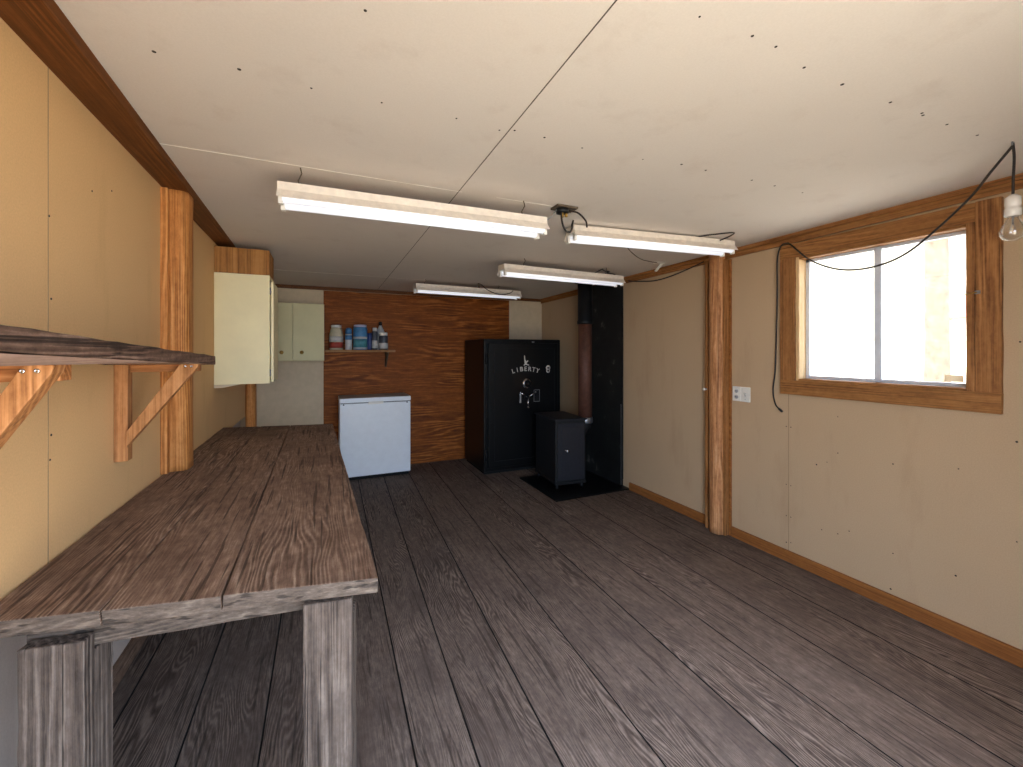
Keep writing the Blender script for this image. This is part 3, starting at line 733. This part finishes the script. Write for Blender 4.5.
qbox(MB(), A - ab * .004 + nf * .008, B + ab * .004 + nf * .008, dS + Vector((0, .012, 0)), .055, .085).build('base_rim', M_black2, sv, bevel=.004)
d = qbox(MB(), A + ab * .022 + nf * .014, B - ab * .022 + nf * .014, -nf * .015, .100, .675).build('door', M_stoved, sv, bevel=.004)
qbox(MB(), A + ab * .055 + nf * .019, B - ab * .055 + nf * .019, -nf * .006, .14, .635).build('door_panel', M_stoved, d, bevel=.003)
kc = A.lerp(B, .34) + nf * .018 + Vector((0, 0, .40))
MB().lathe([(.010, 0), (.009, .012), (.018, .018), (.016, .028), (0, .031)], kc, 14, nf).tube([kc + nf * .018 - ab * .028 + Vector((0, 0, .012)), kc + nf * .022, kc + nf * .018 + ab * .025 - Vector((0, 0, .008))], .006, 8).build('knob', M_chrome, d)
for u in (.08, .92):
    for v in (.06, .94):
        p = A.lerp(B, u) + dS * v
        MB().lathe([(.016, .0145), (.022, .022), (.014, .04), (.022, .062)], p, 14).build('leg', M_black2, sv)

pp = thing('stove_pipe', 'rusty stove pipe with black top section rising behind the stove', 'stove pipe', (2.62, 3.86, .5))
MB().lathe([(.074, .66), (.074, 1.72)], (2.62, 3.86, 0), 28).build('lower_section', M_pipe, pp)
MB().lathe([(.082, 1.70), (.086, 1.71), (.086, 1.735), (.080, 1.745), (.080, ceil_z(3.86) - .002)], (2.62, 3.86, 0), 28).build('upper_section', M_black2, pp)
MB().lathe([(.080, .625), (.084, .635), (.084, .675), (.078, .69)], (2.62, 3.86, 0), 28).build('collar', M_steel, pp)
el = []
for k in range(9):
    a = math.pi / 2 * k / 8; el.append((2.62 - .10 * (1 - math.cos(a)), 3.86, .64 - .10 * math.sin(a)))
el += [(2.515, 3.86, .54)]
MB().tube(el, .072, 24).build('elbow', M_black2, pp)
MB().lathe([(.10, 0), (.12, .008), (.082, .010)], (2.62, 3.86, ceil_z(3.86) - .012), 28).build('ceiling_collar', M_black2, pp)

# ================================================================== ceiling lights
def make_light():
    """local frame: x along, z = 0 at the top of the body; returns the thing"""
    t = thing('ceiling_light', 'x', 'ceiling light', (0, 0, 0), 'fluorescent shop lights under the ceiling')
    L = .61
    # body: channel with flared wings, one folded sheet
    prof = [(-.052, 0), (.052, 0), (.056, -.034), (.084, -.070), (.081, -.072), (.050, -.040), (-.050, -.040), (-.081, -.072), (-.084, -.070), (-.056, -.034)]
    MB().prism([(-L, y, z) for y, z in prof], (2 * L, 0, 0)).build('body', M_fix, t)
    MB().prism([(-L + .002, y, z) for y, z in ((-.05, -.040), (.05, -.040), (.03, -.048), (-.03, -.048))], (2 * L - .004, 0, 0)).build('reflector', M_white2, t)
    for s in (-1, 1):
        MB().cyl((-L + .018, s * .044, -.066), (L - .018, s * .044, -.066), .019, 16).build('tube', M_tube, t)
        for e in (-1, 1):
            x = e * (L - .012)
            MB().box(x - .009, x + .009, s * .044 - .014, s * .044 + .014, -.092, -.040).build('socket', M_white2, t, bevel=.003)
    return t
l0 = make_light()
LS = [((.445, 1.965, 2.097), -1.9, 'fluorescent light nearest the camera, above the workbench side', (-.53, .50)),
      ((1.985, 2.125, 2.168), -6.5, 'fluorescent light ending beside the log post', (-.45, .40)),
      ((1.915, 3.125, 2.100), 2.6, 'fluorescent light above the stove corner, third from the camera', (-.40, .45)),
      ((1.475, 4.385, 2.100), 3.6, 'farthest fluorescent light, close to the plywood back wall', (-.50, .35))]
lights = []
for i, (loc, rz, lab, hk) in enumerate(LS):
    t = l0 if i == 0 else copy_tree(l0)
    t.location = loc; t.rotation_euler.z = math.radians(rz); t['label'] = lab; lights.append((t, loc, hk))
for t, loc, hk in lights:                         # wire hangers up to the ceiling, one mesh each
    for hx in hk:
        wx = loc[0] + hx * math.cos(t.rotation_euler.z); wy = loc[1] + hx * math.sin(t.rotation_euler.z)
        dz = ceil_z(wy) - loc[2]
        mb = MB(); mb.tube([(hx, 0, -.003), (hx - .008, .004, dz * .35), (hx + .006, -.004, dz * .7), (hx, 0, dz)], .0028, 6); mb.lathe([(.010, -.001), (.010, .0025)], (hx, 0, 0), 10)
        o = mb.build('hanger', M_rust, t); 
        # placed in the light's own frame
# cords that belong to the lights
def local_cord(t, pts, r=.0045, mat=M_cord, name='power_cord'):
    mb = MB(); mb.tube(smooth(pts), r, 8)
    me = mb.build(name, mat, None, loc=(0, 0, 0)); me.parent = t; me.location = (0, 0, 0)
    return me
def smooth(p, n=8):
    P = [Vector(q) for q in p]; P = [P[0]] + P + [P[-1]]; out = []
    for k in range(1, len(P) - 2):
        a, b, c_, d = P[k - 1:k + 3]
        for j in range(n):
            u = j / n
            out.append(.5 * ((2 * b) + (c_ - a) * u + (2 * a - 5 * b + 4 * c_ - d) * u * u + (3 * b - a - 3 * c_ + d) * u ** 3))
    out.append(P[-2]); return out
for o in list(bpy.data.objects):
    if o.name.startswith('hanger'): o.location = (0, 0, 0)
local_cord(lights[1][0], [(.30, -.03, .004), (.34, -.07, .007), (.41, -.15, .006), (.45, -.185, .005), (.475, -.18, .004), (.485, -.13, -.002), (.48, -.058, -.010)])
local_cord(lights[2][0], [(.30, .0, .0), (.35, -.03, .03), (.40, -.01, .05), (.44, .02, .045), (.47, -.02, .03), (.43, -.03, .015), (.52, -.03, .01), (.57, .0, -.002)])
local_cord(lights[3][0], [(.10, -.06, .04), (.18, -.075, -.02), (.27, -.085, -.055), (.36, -.085, -.06), (.45, -.08, -.04), (.50, -.06, -.01), (.52, -.03, .001)])
local_cord(lights[3][0], [(.09, -.03, .05), (.085, -.035, .02), (.09, -.04, .0)], .012, M_rust, 'clip')

# junction box with hanging wires
jb = thing('junction_box', 'dark open junction box with dangling wires between the two near lights', 'junction box', (1.185, 1.945, 2.18))
zc = ceil_z(1.945)
MB().box(1.125, 1.250, 1.905, 1.985, zc - .012, zc - .001).build('cover_plate', M_rust, jb, bevel=.002)
MB().lathe([(.036, 0), (.034, .022), (.020, .026)], (1.175, 1.945, zc - .012), 16, (0, 0, -1)).build('box', M_black2, jb)
mb = MB(); mb.cyl((1.165, 1.930, zc - .03), (1.165, 1.930, zc - .062), .009, 10); mb.cyl((1.193, 1.935, zc - .03), (1.193, 1.935, zc - .055), .008, 10)
mb.build('wire_nut', M_brass, jb)
MB().tube(smooth([(1.16, 1.93, zc - .03), (1.158, 1.92, zc - .085), (1.172, 1.915, zc - .128), (1.21, 1.93, zc - .135), (1.25, 1.97, zc - .10), (1.285, 2.02, zc - .060), (1.31, 2.05, zc - .028), (1.34, 2.10, zc - .018)]), .0055, 8).build('wire', M_cord, jb)
MB().tube(smooth([(1.22, 1.945, zc - .014), (1.28, 1.95, zc - .018), (1.335, 1.96, zc - .05), (1.36, 1.985, zc - .075)]), .005, 8).build('wire', M_cord, jb)
MB().tube(smooth([(1.14, 1.945, zc - .02), (1.10, 1.955, zc - .07), (1.05, 1.96, zc - .10)]), .003, 6).build('wire', M_steel, jb)

# cable strung along the top of the right wall
cbk = MB().tube(smooth([(XR - .034, 3.385, 2.116), (XR - .02, 3.23, 2.088), (XR - .015, 3.02, 2.066), (XR - .015, 2.815, 2.078), (XR - .02, 2.615, 2.108), (XR - .04, 2.46, 2.13)]), .005, 8).build('cable', M_cord)
tag(cbk, 'brown cable sagging along the top of the right wall left of the log post', 'cable')
cl = thing('cable_clamp', 'pale clamp holding wires at the ceiling above the right wall', 'clamp', (2.64, 2.8, 2.14))
zz = ceil_z(2.8)
MB().box(2.60, 2.68, 2.74, 2.80, zz - .014, zz - .001).build('block', M_white2, cl, bevel=.003)
MB().hexa([(2.625, 2.80, zz - .070), (2.645, 2.80, zz - .075), (2.645, 2.815, zz - .075), (2.625, 2.815, zz - .070), (2.655, 2.76, zz - .012), (2.675, 2.76, zz - .012), (2.675, 2.775, zz - .012), (2.655, 2.775, zz - .012)]).build('jaw', M_white2, cl)
MB().tube(smooth([(1.86, 2.29, ceil_z(2.3) - .004), (2.05, 2.45, ceil_z(2.4) - .03), (2.30, 2.62, ceil_z(2.6) - .035), (2.50, 2.72, ceil_z(2.7) - .02), (2.64, 2.77, zz - .010)]), .003, 6).build('wire', M_rust, cl)

# ================================================================== hanging bulb and its cord
hb = thing('hanging_bulb', 'clear light bulb in a white socket hanging by the window', 'light bulb', (2.375, .665, 1.85))
hx, hy = 2.375, .668; zc = ceil_z(hy)
MB().tube(smooth([(hx, hy, zc - .006), (hx + .004, hy - .002, zc - .06), (hx + .003, hy, zc - .14), (hx, hy, zc - .202)]), .0042, 8).build('cord', M_cord, hb)
MB().tube([(hx - .006, hy, zc + .0), (hx - .006, hy, zc - .012), (hx + .006, hy, zc - .012), (hx + .006, hy, zc)], .0026, 6).build('hook', M_steel, hb)
MB().lathe([(.008, 0), (.014, -.006), (.021, -.012), (.022, -.040), (.0205, -.042), (.0205, -.052), (.023, -.054), (.0225, -.080), (.018, -.083)][::-1], (hx, hy, zc - .198), 24).build('socket', M_porc, hb)
blb = [(.0135, 0), (.0145, -.010), (.021, -.024), (.031, -.042), (.0355, -.058), (.034, -.075), (.026, -.088), (.013, -.0955), (0, -.097)]
gb = MB().lathe(blb[::-1], (hx, hy, zc - .276), 28, cap=False).build('bulb', M_bulb, hb)
mb = MB(); z0 = zc - .276
mb.cyl((hx, hy, z0), (hx, hy, z0 - .035), .004, 10, .0025); mb.tube([(hx, hy, z0 - .03), (hx - .012, hy + .004, z0 - .052)], .0008, 5); mb.tube([(hx, hy, z0 - .03), (hx + .012, hy - .004, z0 - .052)], .0008, 5)
mb.tube([(hx - .012, hy + .004, z0 - .052), (hx, hy, z0 - .056), (hx + .012, hy - .004, z0 - .052)], .0008, 5)
mb.build('filament', M_steel, gb)
cord = smooth([(2.378, .668, 2.186), (2.395, .73, 2.115), (2.418, .795, 2.04), (2.466, .917, 1.946), (2.515, 1.041, 1.872), (2.564, 1.166, 1.843), (2.621, 1.31, 1.848), (2.677, 1.454, 1.889), (2.74, 1.613, 1.977), (2.797, 1.758, 2.105),
               (2.808, 1.79, 2.122), (2.812, 1.833, 2.112), (2.820, 1.862, 2.02), (2.834, 1.872, 1.763), (2.836, 1.886, 1.299), (2.836, 1.902, 1.143), (2.836, 1.886, 1.045), (2.836, 1.852, 1.010)])
MB().tube(cord, .0047, 8).build('loose_cord', M_cord, hb)
MB().cyl((2.836, 1.862, 1.016), (2.836, 1.838, .998), .0075, 10).build('cord_end', M_cord, hb)

# outlet plates by the log post
for (y0, y1, nm, lab) in ((2.150, 2.218, 'outlet_plate', 'white outlet plate next to the log post'), (2.078, 2.147, 'switch_plate', 'white switch plate on the window side of the outlet')):
    t = thing(nm, lab, 'wall plate', (XR, (y0 + y1) / 2, 1.03))
    MB().box(XR - .012, XR - .0005, y0, y1, 1.033, 1.142).build('plate', M_white2, t, bevel=.003)
    ym = (y0 + y1) / 2
    if nm == 'outlet_plate':
        for z in (1.065, 1.11):
            mb = MB(); mb.lathe([(.016, 0), (.0155, .003), (0, .0032)], (XR - .012, ym, z), 16, (-1, 0, 0)); r = mb.build('receptacle', M_lgrey, t)
            MB().box(XR - .0157, XR - .0150, ym - .008, ym - .005, z - .005, z + .005).box(XR - .0157, XR - .0150, ym + .005, ym + .008, z - .005, z + .005).build('slots', M_void, r)
    else:
        MB().box(XR - .014, XR - .0118, ym - .006, ym + .006, 1.074, 1.10).build('toggle_slot', M_lgrey, t)
        MB().prism([(XR - .013, ym - .004, 1.082), (XR - .026, ym - .004, 1.096), (XR - .026, ym - .004, 1.102), (XR - .013, ym - .004, 1.096)], (0, .008, 0)).build('toggle', M_white2, t)
        MB().cyl((XR - .0118, ym, 1.052), (XR - .0135, ym, 1.052), .003, 8).build('screw', M_steel, t)

# ================================================================== outside the window
tr = thing('pine_tree', 'pine tree trunk seen through the right window pane', 'tree', (8.2, 3.055, -.12))
mb = MB(); n = 20; rows = []
for k in range(31):
    z = -.12 + 6.2 * k / 30; r = .150 - .008 * k / 3 * .6
    rows.append([mb.bm.verts.new((8.2 + .02 * math.sin(z * 1.1) + r * (1 + .06 * math.sin(5 * a + z * 3) + random.uniform(-.04, .04)) * math.cos(a), 3.055 + r * (1 + .06 * math.sin(4 * a + z * 2) + random.uniform(-.04, .04)) * math.sin(a), z)) for a in [2 * math.pi * j / n for j in range(n)]])
for a, b in zip(rows, rows[1:]):
    for j in range(n): mb._f((a[j], a[(j + 1) % n], b[(j + 1) % n], b[j])).smooth = True
mb._f(rows[0][::-1]); mb._f(rows[-1]); mb.build('trunk', M_bark, tr)
mb = MB(); br = []
for k in range(7):
    z = 3.3 + k * .38; a = k * 2.4 + 3.9; e = Vector((8.2 + math.cos(a) * 1.2, 3.055 + math.sin(a) * 1.2, z - .15)); s_ = Vector((8.2, 3.055, z))
    mb.tube([s_, s_.lerp(e, .5) + Vector((0, 0, .05)), e], .025, 6); br.append((s_, e))
mb.build('branches', M_bark, tr)
mb = MB()
for s_, e in br:
    for _ in range(46):
        p = s_.lerp(e, random.uniform(.35, 1.05)) + Vector([random.gauss(0, .09) for _ in range(3)])
        q = p + Vector([random.uniform(-.07, .07) for _ in range(3)])
        mb.cyl(p, q, .006, 4, .001)
nd = mb.build('needles', M_leaf, tr); nd['kind'] = 'stuff'
hs = thing('neighbour_shed', 'pale outbuilding with a reddish roof beyond the pine tree', 'building', (12.5, 3.0, -.12))
MB().box(11.4, 13.6, 1.4, 4.02, -.12, 2.12).build('walls', M_fence, hs)
MB().prism([(11.1, 1.1, 2.05), (11.1, 4.35, 2.05), (11.1, 4.35, 2.15), (11.1, 2.7, 3.0), (11.1, 1.1, 2.15)], (2.8, 0, 0)).build('roof', M_roofo, hs)
fn = thing('board_fence', 'pale vertical board fence outside the window', 'fence', (10.5, 6.5, -.12))
mb = MB()
for k in range(30):
    y = 4.2 + k * .155; mb.box(10.4, 10.425, y, y + .14, -.11, 1.62 + random.uniform(-.03, .03))
mb.build('boards', M_fence, fn)
MB().box(10.425, 10.465, 4.2, 8.85, .35, .44).box(10.425, 10.465, 4.2, 8.85, 1.2, 1.29).build('rails', M_fence, fn)

for o in bpy.data.objects:
    if '_o' in o: del o['_o']
